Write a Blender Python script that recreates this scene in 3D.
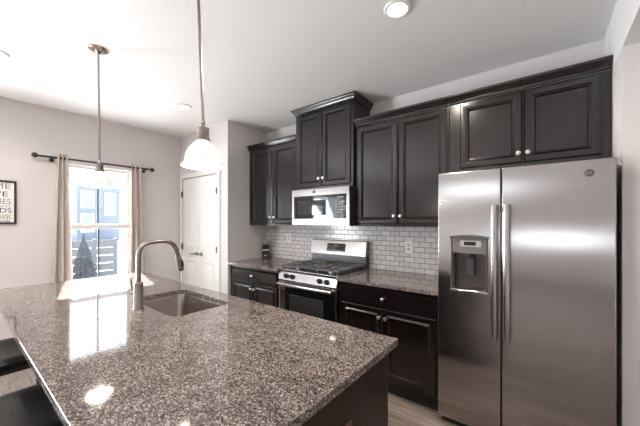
import bpy, bmesh, math, random
from mathutils import Vector, Matrix
R = math.radians
scene = bpy.context.scene
for o in list(bpy.data.objects):
    bpy.data.objects.remove(o, do_unlink=True)
C = scene.collection

# ------------------------------------------------------------------ camera
cam = bpy.data.cameras.new('camera'); camo = bpy.data.objects.new('camera', cam); C.objects.link(camo)
cam.sensor_width = 36.0; cam.sensor_fit = 'HORIZONTAL'; cam.lens = 291.2/640*36
cam.shift_y = 8.4/640; cam.clip_start = 0.02; cam.clip_end = 300
camo.location = (1.512, -2.818, 1.42); camo.rotation_euler = (R(90), 0, R(38.018))
scene.camera = camo
# ------------------------------------------------------------------ exposure, sky, sun, daylight
scene.view_settings.view_transform = 'Standard'; scene.view_settings.look = 'None'
scene.view_settings.exposure = 0.68; scene.view_settings.gamma = 1.0
scene.view_settings.use_curve_mapping = False
w = bpy.data.worlds.new('sky'); scene.world = w; w.use_nodes = True
bg = w.node_tree.nodes['Background']; bg.inputs[0].default_value = (0.90, 0.95, 1.0, 1); bg.inputs[1].default_value = 3.6

def area(name, loc, rot, sx, sy, power, col=(1, 1, 1)):
    l = bpy.data.lights.new(name, 'AREA'); l.shape = 'RECTANGLE'; l.size = sx; l.size_y = sy
    l.energy = power; l.color = col
    o = bpy.data.objects.new(name, l); C.objects.link(o); o.location = loc; o.rotation_euler = rot
    return o
sl = bpy.data.lights.new('sun', 'SUN'); sl.energy = 38.0; sl.angle = R(0.6); sl.color = (1, .95, .88)
so = bpy.data.objects.new('sun', sl); C.objects.link(so)
so.rotation_euler = Vector((1, -.23, -.575)).to_track_quat('-Z', 'Y').to_euler()
# daylight thrown up from the snow: patio door on the dining side and two small rear windows (all behind the camera)
area('daylight_patio', (-3.10, -4.08, 1.15), (R(90+22), 0, R(-90)), 1.3, 1.9, 135, (.96, .97, 1))
area('daylight_rear', (0.0, -7.35, 2.28), (R(90+10), 0, 0), 1.2, .26, 2.2, (.96, .97, 1))
area('daylight_rear', (1.6, -7.35, 1.0), (R(90+25), 0, 0), 1.5, .26, 2.2, (.96, .97, 1))

# ------------------------------------------------------------------ materials
def mat(name, col=(.8, .8, .8), rough=.5, metal=0, spec=.5, coat=0, emit=None, es=0):
    m = bpy.data.materials.new(name); m.use_nodes = True
    b = m.node_tree.nodes['Principled BSDF']
    b.inputs['Base Color'].default_value = (*col, 1); b.inputs['Roughness'].default_value = rough
    b.inputs['Metallic'].default_value = metal; b.inputs['Specular IOR Level'].default_value = spec
    b.inputs['Coat Weight'].default_value = coat
    if emit:
        b.inputs['Emission Color'].default_value = (*emit, 1); b.inputs['Emission Strength'].default_value = es
    return m
def nt(m): return m.node_tree.nodes, m.node_tree.links, m.node_tree.nodes['Principled BSDF']
def ramp(N, stops, interp='LINEAR'):
    r = N.new('ShaderNodeValToRGB'); e = r.color_ramp; e.interpolation = interp
    while len(e.elements) < len(stops): e.elements.new(.5)
    for el, (p, c) in zip(e.elements, stops): el.position = p; el.color = (*c, 1)
    return r
def bump(m, scale, strength, dist=.01):
    N, L, b = nt(m); t = N.new('ShaderNodeTexCoord'); n = N.new('ShaderNodeTexNoise'); n.inputs['Scale'].default_value = scale
    n.inputs['Detail'].default_value = 3
    u = N.new('ShaderNodeBump'); u.inputs['Strength'].default_value = strength; u.inputs['Distance'].default_value = dist
    L.new(t.outputs['Object'], n.inputs['Vector']); L.new(n.outputs['Fac'], u.inputs['Height']); L.new(u.outputs[0], b.inputs['Normal'])

M = {}
M['wall'] = mat('wall_paint', (.68, .645, .635), .75); bump(M['wall'], 180, .05)
M['ceil'] = mat('ceiling_paint', (.82, .81, .80), .85); bump(M['ceil'], 160, .05)
M['white'] = mat('white_trim_paint', (.80, .79, .77), .4)
M['cab'] = mat('espresso_cabinet', (.0072, .0050, .0045), .2, spec=.7)
M['cabdark'] = mat('toe_kick_black', (.012, .010, .010), .5)
M['nickel'] = mat('brushed_nickel', (.36, .31, .28), .27, 1)
M['agednickel'] = mat('aged_nickel', (.30, .26, .235), .3, 1)
M['handle'] = mat('fridge_handle_steel', (.46, .44, .43), .22, 1)
M['satin'] = mat('satin_nickel', (.60, .57, .54), .3, 1)
M['bronze'] = mat('dark_bronze', (.06, .05, .045), .4, .7)
M['black'] = mat('black_enamel', (.015, .015, .016), .3)
M['iron'] = mat('cast_iron', (.10, .10, .105), .33)
M['glassblk'] = mat('black_glass', (.006, .006, .007), .05, coat=.3)
M['plastic'] = mat('grey_plastic', (.075, .072, .075), .4)
M['lightgrey'] = mat('pale_grey_plastic', (.45, .44, .44), .4)
M['cavity'] = mat('brown_grey_plastic', (.075, .058, .052), .35)
M['leather'] = mat('black_leather', (.007, .007, .008), .3, spec=.3); bump(M['leather'], 90, .15)
M['stoolwood'] = mat('dark_stool_wood', (.03, .022, .018), .4)
M['plate'] = mat('white_plastic', (.78, .77, .75), .35)
M['brownplate'] = mat('brown_plastic', (.16, .07, .055), .3)
M['ink'] = mat('black_ink', (.02, .02, .02), .8)
M['inkgrey'] = mat('grey_ink', (.22, .21, .20), .8)
M['paper'] = mat('white_paper', (.85, .83, .80), .8)
M['blackframe'] = mat('black_frame', (.02, .018, .017), .4)
M['dig'] = mat('display_digits', (.10, .14, .15), .5, emit=(.5, .8, .9), es=.01)
M['marks'] = mat('printed_marks', (.16, .16, .16), .5)
M['bulb'] = mat('lamp_disc', (1, .95, .88), .5, emit=(1, .90, .76), es=7)
M['shade'] = mat('opal_glass', (.86, .86, .85), .25, emit=(1, .97, .93), es=.22)
M['alu'] = mat('galvanised', (.5, .5, .5), .35, 1)
M['snow'] = mat('snow', (.86, .88, .92), .9)
M['bark'] = mat('bark', (.10, .08, .07), .9)
M['fir'] = mat('fir_needles', (.018, .021, .027), .9)
M['roof'] = mat('roof_shingles', (.30, .32, .36), .9)
M['pane'] = mat('house_pane', (.12, .16, .24), .1)
M['knifewood'] = mat('dark_knife_block', (.022, .014, .011), .35)

def stainless(name, col, rough, aniso, axis='Z', rot=0):
    m = mat(name, col, rough, 1); N, L, b = nt(m)
    b.inputs['Anisotropic'].default_value = aniso; b.inputs['Anisotropic Rotation'].default_value = rot
    t = N.new('ShaderNodeTangent'); t.direction_type = 'RADIAL'; t.axis = axis
    L.new(t.outputs[0], b.inputs['Tangent'])
    return m
M['steel'] = stainless('stainless_steel', (.42, .398, .39), .19, .9)
M['steelbright'] = stainless('bright_stainless_steel', (.37, .354, .346), .24, .6)
M['steelsink'] = stainless('satin_sink_steel', (.44, .39, .365), .24, .4)
M['darksteel'] = mat('dark_grey_steel', (.10, .10, .105), .25, .8)
M['chrome'] = mat('polished_steel', (.74, .72, .71), .14, 1)

# granite: fine speckle of dark, brown, rose and pale grains
def granite():
    m = mat('speckled_granite', rough=.06, spec=.55); N, L, b = nt(m)
    tc = N.new('ShaderNodeTexCoord'); mp = N.new('ShaderNodeMapping')
    mp.inputs['Rotation'].default_value = (0, 0, R(25)); mp.inputs['Scale'].default_value = (1, 1.25, 1)
    L.new(tc.outputs['Object'], mp.inputs['Vector'])
    nz = N.new('ShaderNodeTexNoise'); nz.inputs['Scale'].default_value = 90; nz.inputs['Detail'].default_value = 3
    L.new(mp.outputs[0], nz.inputs['Vector'])
    mx = N.new('ShaderNodeMix'); mx.data_type = 'VECTOR'; mx.inputs['Factor'].default_value = .012
    L.new(mp.outputs[0], mx.inputs[4]); L.new(nz.outputs['Color'], mx.inputs[5])
    v1 = N.new('ShaderNodeTexVoronoi'); v1.inputs['Scale'].default_value = 215
    v2 = N.new('ShaderNodeTexVoronoi'); v2.inputs['Scale'].default_value = 400
    for v in (v1, v2): L.new(mx.outputs[1], v.inputs['Vector'])
    def grey(v):
        s = N.new('ShaderNodeSeparateColor'); L.new(v.outputs['Color'], s.inputs[0]); return s.outputs[0]
    big = N.new('ShaderNodeTexNoise'); big.inputs['Scale'].default_value = 14; big.inputs['Detail'].default_value = 4
    L.new(mp.outputs[0], big.inputs['Vector'])
    ad = N.new('ShaderNodeMath'); ad.operation = 'MULTIPLY_ADD'; ad.inputs[1].default_value = .55; ad.inputs[2].default_value = -.27
    L.new(big.outputs['Fac'], ad.inputs[0])
    su = N.new('ShaderNodeMath'); su.operation = 'ADD'; L.new(grey(v1), su.inputs[0]); L.new(ad.outputs[0], su.inputs[1])
    r1 = ramp(N, [(0, (.014, .012, .012)), (.17, (.042, .032, .031)), (.33, (.100, .074, .068)), (.50, (.185, .142, .130)), (.70, (.30, .245, .228)), (.88, (.46, .405, .38))], 'CONSTANT')
    L.new(su.outputs[0], r1.inputs[0])
    r2 = ramp(N, [(0, (.016, .014, .014)), (.25, (.095, .074, .07)), (.6, (.215, .175, .165)), (.86, (.37, .33, .315))], 'CONSTANT')
    L.new(grey(v2), r2.inputs[0])
    mc = N.new('ShaderNodeMix'); mc.data_type = 'RGBA'; mc.inputs['Factor'].default_value = .25
    L.new(r1.outputs[0], mc.inputs[6]); L.new(r2.outputs[0], mc.inputs[7])
    L.new(mc.outputs[2], b.inputs['Base Color'])
    return m
M['granite'] = granite()

def subway():
    m = mat('grey_white_subway_tile', rough=.18); N, L, b = nt(m)
    tc = N.new('ShaderNodeTexCoord'); mp = N.new('ShaderNodeMapping'); mp.inputs['Rotation'].default_value = (R(-90), 0, 0)
    br = N.new('ShaderNodeTexBrick'); br.inputs['Scale'].default_value = 1
    br.inputs['Brick Width'].default_value = .1016; br.inputs['Row Height'].default_value = .0508
    br.inputs['Mortar Size'].default_value = .0030; br.inputs['Mortar Smooth'].default_value = .25
    br.inputs['Color1'].default_value = (.70, .675, .65, 1); br.inputs['Color2'].default_value = (.58, .56, .545, 1)
    br.inputs['Mortar'].default_value = (.15, .14, .138, 1)
    L.new(tc.outputs['Object'], mp.inputs['Vector']); L.new(mp.outputs[0], br.inputs['Vector'])
    L.new(br.outputs['Color'], b.inputs['Base Color'])
    iv = N.new('ShaderNodeMath'); iv.operation = 'SUBTRACT'; iv.inputs[0].default_value = 1
    L.new(br.outputs['Fac'], iv.inputs[1])
    u = N.new('ShaderNodeBump'); u.inputs['Strength'].default_value = .5; u.inputs['Distance'].default_value = .003
    L.new(iv.outputs[0], u.inputs['Height']); L.new(u.outputs[0], b.inputs['Normal'])
    rr = N.new('ShaderNodeMapRange'); rr.inputs['To Min'].default_value = .16; rr.inputs['To Max'].default_value = .8
    L.new(br.outputs['Fac'], rr.inputs['Value']); L.new(rr.outputs[0], b.inputs['Roughness'])
    return m
M['tile'] = subway()

def planks():
    m = mat('grey_brown_wood_planks', rough=.38); N, L, b = nt(m)
    tc = N.new('ShaderNodeTexCoord'); mp = N.new('ShaderNodeMapping')
    L.new(tc.outputs['Object'], mp.inputs['Vector'])
    br = N.new('ShaderNodeTexBrick'); br.inputs['Scale'].default_value = 1; br.offset = .37
    br.inputs['Brick Width'].default_value = 1.2; br.inputs['Row Height'].default_value = .127
    br.inputs['Mortar Size'].default_value = .0015
    br.inputs['Color1'].default_value = (.335, .268, .242, 1); br.inputs['Color2'].default_value = (.20, .158, .143, 1)
    br.inputs['Mortar'].default_value = (.10, .075, .065, 1)
    L.new(mp.outputs[0], br.inputs['Vector'])
    m2 = N.new('ShaderNodeMapping'); m2.inputs['Scale'].default_value = (3.5, 55, 1); L.new(tc.outputs['Object'], m2.inputs['Vector'])
    n = N.new('ShaderNodeTexNoise'); n.inputs['Scale'].default_value = 1; n.inputs['Detail'].default_value = 5; n.inputs['Roughness'].default_value = .6
    L.new(m2.outputs[0], n.inputs['Vector'])
    r = ramp(N, [(.30, (.40, .38, .37)), (.5, (.95, .95, .95)), (.72, (1.5, 1.46, 1.42))]); L.new(n.outputs['Fac'], r.inputs[0])
    mc = N.new('ShaderNodeMix'); mc.data_type = 'RGBA'; mc.blend_type = 'MULTIPLY'; mc.inputs['Factor'].default_value = 1
    L.new(br.outputs['Color'], mc.inputs[6]); L.new(r.outputs[0], mc.inputs[7]); L.new(mc.outputs[2], b.inputs['Base Color'])
    return m
M['floor'] = planks()

def fabric():
    m = mat('beige_curtain_fabric', (.66, .585, .55), .9); N, L, b = nt(m)
    bump(m, 500, .2, .002)
    t = N.new('ShaderNodeBsdfTranslucent'); t.inputs[0].default_value = (.70, .62, .56, 1)
    mx = N.new('ShaderNodeMixShader'); mx.inputs[0].default_value = .25
    L.new(b.outputs[0], mx.inputs[1]); L.new(t.outputs[0], mx.inputs[2]); L.new(mx.outputs[0], N['Material Output'].inputs[0])
    return m
M['fabric'] = fabric()

def pane_glass():
    m = bpy.data.materials.new('window_glass'); m.use_nodes = True; N = m.node_tree.nodes; L = m.node_tree.links
    N.remove(N['Principled BSDF']); out = N['Material Output']
    t = N.new('ShaderNodeBsdfTransparent'); t.inputs[0].default_value = (.95, .97, .98, 1)
    g = N.new('ShaderNodeBsdfGlossy'); g.inputs['Roughness'].default_value = .02
    lw = N.new('ShaderNodeLayerWeight'); lw.inputs[0].default_value = .5
    pw = N.new('ShaderNodeMath'); pw.operation = 'POWER'; pw.inputs[1].default_value = 5; L.new(lw.outputs['Facing'], pw.inputs[0])
    f = N.new('ShaderNodeMath'); f.operation = 'MULTIPLY_ADD'; f.inputs[1].default_value = .9; f.inputs[2].default_value = .03; L.new(pw.outputs[0], f.inputs[0])
    mx = N.new('ShaderNodeMixShader'); L.new(f.outputs[0], mx.inputs[0]); L.new(t.outputs[0], mx.inputs[1]); L.new(g.outputs[0], mx.inputs[2])
    L.new(mx.outputs[0], out.inputs[0]); return m
M['glass'] = pane_glass()

def siding():
    m = mat('lap_siding', (.085, .105, .14), .8); N, L, b = nt(m)
    tc = N.new('ShaderNodeTexCoord'); wv = N.new('ShaderNodeTexWave'); wv.bands_direction = 'Z'; wv.wave_profile = 'SAW'; wv.inputs['Scale'].default_value = 1.3
    L.new(tc.outputs['Object'], wv.inputs['Vector']); u = N.new('ShaderNodeBump'); u.inputs['Distance'].default_value = .05
    L.new(wv.outputs['Fac'], u.inputs['Height']); L.new(u.outputs[0], b.inputs['Normal']); return m
M['siding'] = siding()

# ------------------------------------------------------------------ mesh helpers
def box(bm, x0, x1, y0, y1, z0, z1):
    v = [bm.verts.new(p) for p in [(x0, y0, z0), (x1, y0, z0), (x1, y1, z0), (x0, y1, z0), (x0, y0, z1), (x1, y0, z1), (x1, y1, z1), (x0, y1, z1)]]
    for f in [(0, 3, 2, 1), (4, 5, 6, 7), (0, 1, 5, 4), (1, 2, 6, 5), (2, 3, 7, 6), (3, 0, 4, 7)]: bm.faces.new([v[i] for i in f])
    return bm
def frame_axes(d):
    d = d.normalized(); up = Vector((0, 0, 1)) if abs(d.z) < .95 else Vector((0, 1, 0))
    a = d.cross(up).normalized(); return a, a.cross(d).normalized()
def tube(bm, pts, r, seg=12, cap=True, sx=1, sy=1):
    pts = [Vector(p) for p in pts]; rs = r if isinstance(r, (list, tuple)) else [r]*len(pts)
    rings = []; a = None
    for i, p in enumerate(pts):
        d = (pts[min(i+1, len(pts)-1)] - pts[max(i-1, 0)])
        if a is None: a, b = frame_axes(d)
        else:
            d = d.normalized(); a = (a - d*a.dot(d)).normalized(); b = a.cross(d).normalized()
        rings.append([bm.verts.new(p + (a*math.cos(t)*sx + b*math.sin(t)*sy)*rs[i]) for t in [2*math.pi*k/seg for k in range(seg)]])
    for q, s in zip(rings, rings[1:]):
        for k in range(seg): bm.faces.new((q[k], q[(k+1) % seg], s[(k+1) % seg], s[k]))
    if cap: bm.faces.new(rings[0]); bm.faces.new(rings[-1])
    return bm
def cyl(bm, p0, p1, r, seg=20): return tube(bm, [p0, p1], r, seg)
def lathe(bm, prof, c, seg=32, axis='Z'):
    c = Vector(c); rings = []
    for r, h in prof:
        ring = []
        for k in range(seg):
            t = 2*math.pi*k/seg; a, b = r*math.cos(t), r*math.sin(t)
            ring.append(bm.verts.new(c + (Vector((a, b, h)) if axis == 'Z' else Vector((a, -h, b)))))
        rings.append(ring)
    for q, s in zip(rings, rings[1:]):
        for k in range(seg): bm.faces.new((q[k], q[(k+1) % seg], s[(k+1) % seg], s[k]))
    if prof[0][0] > 1e-6: bm.faces.new(rings[0])
    if prof[-1][0] > 1e-6: bm.faces.new(rings[-1])
    return bm
def rings_panel(bm, x0, x1, z0, z1, prof, closed=True):
    """nested rectangles facing -y: prof = [(inset, y)...]; last ring capped; back capped"""
    rr = []
    for i, y in prof:
        rr.append([bm.verts.new(p) for p in [(x0+i, y, z0+i), (x1-i, y, z0+i), (x1-i, y, z1-i), (x0+i, y, z1-i)]])
    for a, b in zip(rr, rr[1:]):
        for k in range(4): bm.faces.new((a[k], a[(k+1) % 4], b[(k+1) % 4], b[k]))
    bm.faces.new(rr[-1])
    if closed: bm.faces.new(rr[0])
    return bm
def sweep(bm, path, prof):
    """profile [(out, z)] swept along a mitred horizontal path; 'out' is to the right of travel"""
    path = [Vector((x, y)) for x, y in path]; rr = []
    for i, p in enumerate(path):
        ds = []
        if i > 0: ds.append((path[i]-path[i-1]).normalized())
        if i < len(path)-1: ds.append((path[i+1]-path[i]).normalized())
        ns = [Vector((d.y, -d.x)) for d in ds]
        n = sum(ns, Vector((0, 0))).normalized(); k = 1/max(.2, n.dot(ns[0]))
        rr.append([bm.verts.new((p.x+n.x*k*o, p.y+n.y*k*o, z)) for o, z in prof])
    m = len(prof)
    for a, b in zip(rr, rr[1:]):
        for k in range(m): bm.faces.new((a[k], a[(k+1) % m], b[(k+1) % m], b[k]))
    bm.faces.new(rr[0]); bm.faces.new(rr[-1]); return bm
def rrect(x0, x1, y0, y1, r, n=6):
    pts = []
    for cx, cy, a0 in [(x1-r, y1-r, 0), (x0+r, y1-r, 90), (x0+r, y0+r, 180), (x1-r, y0+r, 270)]:
        for k in range(n+1):
            a = R(a0+90*k/n); pts.append((cx+r*math.cos(a), cy+r*math.sin(a)))
    return pts

def wloc(p):
    v = Vector((0, 0, 0))
    while p is not None: v += p.location; p = p.parent
    return v
def obj(name, bm, m, parent=None, bevel=0, seg=2, smooth=True, solid=0):
    """links a bmesh given in world coordinates as ONE object"""
    bmesh.ops.recalc_face_normals(bm, faces=bm.faces)
    if parent is None:
        xs = [v.co for v in bm.verts]
        lo = Vector([min(c[i] for c in xs) for i in range(3)]); hi = Vector([max(c[i] for c in xs) for i in range(3)])
        org = Vector(((lo.x+hi.x)/2, (lo.y+hi.y)/2, lo.z)); off = org
    else: org = Vector((0, 0, 0)); off = wloc(parent)
    bmesh.ops.translate(bm, verts=bm.verts, vec=-off)
    me = bpy.data.meshes.new(name); bm.to_mesh(me); bm.free()
    o = bpy.data.objects.new(name, me); C.objects.link(o); o.location = org
    if parent: o.parent = parent
    me.materials.append(M[m] if isinstance(m, str) else m)
    if smooth:
        me.shade_smooth(); me.set_sharp_from_angle(angle=R(35))
    if solid:
        s = o.modifiers.new('solid', 'SOLIDIFY'); s.thickness = solid; s.offset = 0
    if bevel:
        b = o.modifiers.new('bevel', 'BEVEL'); b.width = bevel; b.segments = seg; b.limit_method = 'ANGLE'; b.angle_limit = R(50); b.harden_normals = True
    return o
def B(): return bmesh.new()
def tag(o, label, cat, group=None):
    o['label'] = label; o['category'] = cat
    if group: o['group'] = group
    return o
def thing(name, label, cat, loc=(0, 0, 0), group=None):
    o = bpy.data.objects.new(name, None); C.objects.link(o); o.location = loc; o.empty_display_size = .05
    return tag(o, label, cat, group)
def struct(name, bm, m, parent=None, **k):
    o = obj(name, bm, m, parent, **k); o['kind'] = 'structure'; return o
def sroot(name, loc=(0, 0, 0)):
    o = bpy.data.objects.new(name, None); C.objects.link(o); o.location = loc; o['kind'] = 'structure'; return o
def text_bm(s, size, loc, rot, extrude=.0008, align='CENTER', sx=1.0):
    cu = bpy.data.curves.new('lettering', 'FONT'); cu.body = s; cu.size = size; cu.extrude = extrude; cu.align_x = align; cu.align_y = 'CENTER'
    t = bpy.data.objects.new('lettering', cu); C.objects.link(t)
    bpy.context.view_layer.update()
    me = bpy.data.meshes.new_from_object(t.evaluated_get(bpy.context.evaluated_depsgraph_get()))
    bm = B(); bm.from_mesh(me)
    bmesh.ops.transform(bm, matrix=Matrix.Translation(loc) @ rot.to_4x4() @ Matrix.Diagonal((sx, 1, 1, 1)), verts=bm.verts)
    bpy.data.objects.remove(t, do_unlink=True); bpy.data.meshes.remove(me)
    return bm
def copy_tree(o, parent=None, delta=None):
    c = o.copy(); C.objects.link(c)
    if parent: c.parent = parent
    if delta is not None: c.location = o.location + Vector(delta)
    for ch in [x for x in bpy.data.objects if x.parent == o]: copy_tree(ch, c)
    return c

# ------------------------------------------------------------------ room
H = 2.692; XW = -2.874; XL = -1.651; X1 = 1.825; H2 = 2.349; YR = -7.2; XR = 3.3; YP = -.651; Y1 = -.606
struct('floor', box(B(), XW-.12, XR+.1, YR-.1, .12, -.1, 0), 'floor', smooth=False)
struct('ceiling', box(B(), XW-.12, XR+.1, YR-.1, .12, H, H+.1), 'ceil', smooth=False)
struct('wall_back', box(B(), XL-.1, X1, 0, .12, 0, H), 'wall', smooth=False)
struct('wall_alcove', box(B(), X1, XR, Y1, .12, 0, H2), 'wall', smooth=False)
struct('ceiling_soffit', box(B(), X1, XR, YR, .12, H2, H), 'ceil', smooth=False)
struct('wall_right', box(B(), XR, XR+.1, YR, .12, 0, H2), 'wall', smooth=False)
WY0, WY1, WZ0, WZ1 = -1.995, -1.275, .60, 2.12        # dining window opening
SY0, SY1, SZ0, SZ1 = -4.78, -3.38, .08, 2.1           # second window on that wall, behind the camera
bm = B()
for y0, y1, z0, z1 in [(WY1, .12, 0, H), (WY0, WY1, 0, WZ0), (WY0, WY1, WZ1, H), (SY1, WY0, 0, H), (SY0, SY1, 0, SZ0), (SY0, SY1, SZ1, H), (YR, SY0, 0, H)]:
    box(bm, XW-.12, XW, y0, y1, z0, z1)
struct('wall_left', bm, 'wall', smooth=False)
RW = [(-.62, .62, 2.08, 2.46), (.82, 2.38, .78, 1.22)]
bm = B(); xa = XW-.12
for a, b, z0, z1 in RW:
    box(bm, xa, a, YR-.1, YR, 0, H); box(bm, a, b, YR-.1, YR, 0, z0); box(bm, a, b, YR-.1, YR, z1, H); xa = b
box(bm, xa, XR+.1, YR-.1, YR, 0, H)
struct('wall_rear', bm, 'wall', smooth=False)
# pantry
DX0, DX1, DZ = -2.79, -1.872, 2.05
bm = B()
for x0, x1, z0, z1 in [(XW, DX0, 0, H), (DX1, XL, 0, H), (DX0, DX1, DZ, H)]: box(bm, x0, x1, YP, YP+.1, z0, z1)
struct('wall_pantry', bm, 'wall', smooth=False)
struct('wall_pantry_side', box(B(), XL-.1, XL, YP+.1, 0, 0, H), 'wall', smooth=False)
struct('wall_closet', box(B(), XW, XL-.1, .02, .12, 0, H), 'wall', smooth=False)
dr = sroot('door_1', ((DX0+DX1)/2, YP, 0))
bm = B(); cs = [(0, 0), (0, -.014), (.012, -.018), (.045, -.013), (.058, -.010), (.058, 0)]
for a, b in (((DX0-.058), DX0), (DX1, DX1+.062)): box(bm, a, b, YP-.016, YP, 0, DZ+.058)
box(bm, DX0, DX1, YP-.016, YP, DZ, DZ+.058)
struct('door_casing', bm, 'white', dr, bevel=.004)
mid = (DX0+DX1)/2
def leaf(x0, x1, hx):
    bm = B(); yf = YP+.004
    box(bm, x0, x1, yf, yf+.035, .012, DZ-.008)
    zs = [(.22, .87), (1.06, 1.93)]
    for z0, z1 in zs:    # raised panels standing just proud of the slab, framed by a moulding
        rings_panel(bm, x0+.085, x1-.085, z0, z1, [(0, yf), (.004, yf-.005), (.012, yf-.006), (.020, yf-.001), (.04, yf-.001), (.055, yf-.006)])
    l = struct('door_leaf', bm, 'white', dr)
    hb = B(); lathe(hb, [(.026, 0), (.026, .006), (.012, .010), (.011, .045), (.0, .046)], (hx, yf, .965), 20, 'Y')
    s = -1 if hx < mid else 1
    tube(hb, [(hx, yf-.040, .965), (hx+s*.03, yf-.044, .966), (hx+s*.07, yf-.044, .963), (hx+s*.105, yf-.040, .958)], [.010, .009, .008, .007], 10)
    struct('lever_handle', hb, 'nickel', l)
    ex = x0 if hx > (x0+x1)/2 else x1
    for z in (.25, 1.05, 1.82):
        h = B(); cyl(h, (ex, YP-.008, z-.045), (ex, YP-.008, z+.045), .007, 10); box(h, ex-.016, ex+.016, YP-.018, YP-.012, z-.04, z+.04)
        struct('hinge', h, 'bronze', l)
leaf(DX0+.004, mid-.002, mid-.055); leaf(mid+.002, DX1-.004, mid+.055)
bm = B(); box(bm, XW, DX0-.058, YP-.012, YP, 0, .12); box(bm, DX1+.062, XL, YP-.012, YP, 0, .12)
struct('baseboard_pantry', bm, 'white')
bm = B(); box(bm, XW, XW+.013, YR, YP-.016, 0, .12); struct('baseboard_left', bm, 'white', bevel=.003)
bm = B(); box(bm, X1, XR, Y1-.013, Y1, 0, .12); struct('baseboard_right', bm, 'white', bevel=.003)

# windows
def win_left(name, y0, y1, z0, z1, sashes=True, nmunt=1):
    r = sroot(name, (XW, (y0+y1)/2, z0))
    bm = B(); t = .03; x0, x1 = XW-.10, XW-.01
    box(bm, x0, x1, y0, y0+t, z0, z1); box(bm, x0, x1, y1-t, y1, z0, z1); box(bm, x0, x1, y0+t, y1-t, z0, z0+t); box(bm, x0, x1, y0+t, y1-t, z1-t, z1)
    struct('window_frame', bm, 'white', r, bevel=.003)
    zm = z0+(z1-z0)*.50 if not sashes else 1.355
    for k, (a, b) in enumerate(((z0+t, zm+.03), (zm-.03, z1-t))):
        bm = B(); sx0 = XW-.055 - .03*k; sx1 = sx0+.028; q = .034; ya, yb = y0+t, y1-t
        box(bm, sx0, sx1, ya, ya+q, a, b); box(bm, sx0, sx1, yb-q, yb, a, b); qa, qb = (q, .06) if k == 0 else (.06, q)
        box(bm, sx0, sx1, ya+q, yb-q, a, a+qa); box(bm, sx0, sx1, ya+q, yb-q, b-qb, b)
        yc = (ya+yb)/2 - .02
        s = struct('sash', bm, 'white', r, bevel=.003)
        bm = B(); box(bm, sx0+.008, sx1-.008, yc-.008, yc+.008, a+qa, b-qb); struct('muntin', bm, 'plastic', s)
        struct('pane', box(B(), sx0+.012, sx0+.016, ya+q, yb-q, a+qa, b-qb), 'glass', s, smooth=False)
    bm = B(); box(bm, XW-.005, XW+.04, y0-.03, y1+.03, z0-.03, z0); struct('window_sill', bm, 'white', r, bevel=.005)
    return r
win_left('window_1', WY0, WY1, WZ0, WZ1)
win_left('window_2', SY0, SY1, SZ0, SZ1, False)
for n, (a, b, z0, z1) in zip(('window_3', 'window_4'), RW):
    r = sroot(n, ((a+b)/2, YR, z0)); t = .04; bm = B()
    box(bm, a, a+t, YR-.08, YR, z0, z1); box(bm, b-t, b, YR-.08, YR, z0, z1); box(bm, a+t, b-t, YR-.08, YR, z0, z0+t); box(bm, a+t, b-t, YR-.08, YR, z1-t, z1)
    struct('window_frame', bm, 'white', r)
    struct('pane', box(B(), a+t, b-t, YR-.066, YR-.062, z0+t, z1-t), 'glass', r, smooth=False)

# ------------------------------------------------------------------ cabinets
def door_panel(bm, x0, x1, z0, z1, yf, t=.02, fr=.042):
    return rings_panel(bm, x0, x1, z0, z1, [(0, yf+t), (0, yf+.014), (.008, yf+.006), (fr, yf+.006), (fr+.002, yf+.007), (fr+.015, yf-.001), (fr+.019, yf-.0005), (fr+.025, yf+.012), (fr+.030, yf+.012)])
def knob(parent, x, z, yf):
    k = lathe(B(), [(.007, 0), (.006, .012), (.013, .018), (.0155, .024), (.013, .029), (.006, .0315), (0, .032)], (x, yf+.0058, z), 16, 'Y')
    return obj('knob', k, 'satin', parent)
def doorpart(root, x0, x1, z0, z1, yf, kx, kz, fr=.042):
    d = obj('door', door_panel(B(), x0, x1, z0, z1, yf, fr=fr), 'cab', root); knob(d, kx, kz, yf); return d
CROWN = [(0, 0), (.010, .004), (.012, .018), (.020, .026), (.024, .040), (.036, .050), (.040, .058), (.040, .070), (0, .070)]
def crown(root, path, z):
    return obj('crown_molding', sweep(B(), path, [(o, z+h) for o, h in CROWN]), 'cab', root)

G = None
# upper left
yf = -.335; zb, zt = 1.372, 2.352
r = thing('wall_cabinet', 'espresso two-door wall cabinet in the corner above the knife block', 'cabinet', (-1.21, -.16, zb))
obj('body', box(B(), XL+.002, -.772, yf+.021, -.002, zb, zt), 'cab', r, bevel=.002)
doorpart(r, -1.598, -1.181, zb+.022, zt-.012, yf, -1.212, 1.472); doorpart(r, -1.173, -.790, zb+.022, zt-.012, yf, -1.142, 1.472)
crown(r, [(XL+.002, yf+.018), (-.772, yf+.018)], zt)
# tall
yt = -.372
r = thing('wall_cabinet', 'tallest espresso wall cabinet, over the microwave, crown almost at the ceiling', 'cabinet', (-.381, -.18, 1.772))
obj('body', box(B(), -.768, 0, yt+.021, -.002, 1.772, 2.614), 'cab', r, bevel=.002)
doorpart(r, -.738, -.388, 1.797, 2.604, yt, -.412, 1.880); doorpart(r, -.380, -.030, 1.797, 2.604, yt, -.356, 1.880)
crown(r, [(-.768, -.002), (-.768, yt+.018), (0, yt+.018), (0, -.002)], 2.614)
# upper right
r = thing('wall_cabinet', 'espresso two-door wall cabinet between microwave and refrigerator, above the outlet', 'cabinet', (.44, -.16, zb))
obj('body', box(B(), .003, .881, yf+.021, -.002, zb, zt), 'cab', r, bevel=.002)
doorpart(r, .030, .448, zb+.022, zt-.012, yf, .421, 1.468); doorpart(r, .456, .866, zb+.022, zt-.012, yf, .483, 1.468)
crown(r, [(.003, yf+.018), (.881, yf+.018)], zt)
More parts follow.
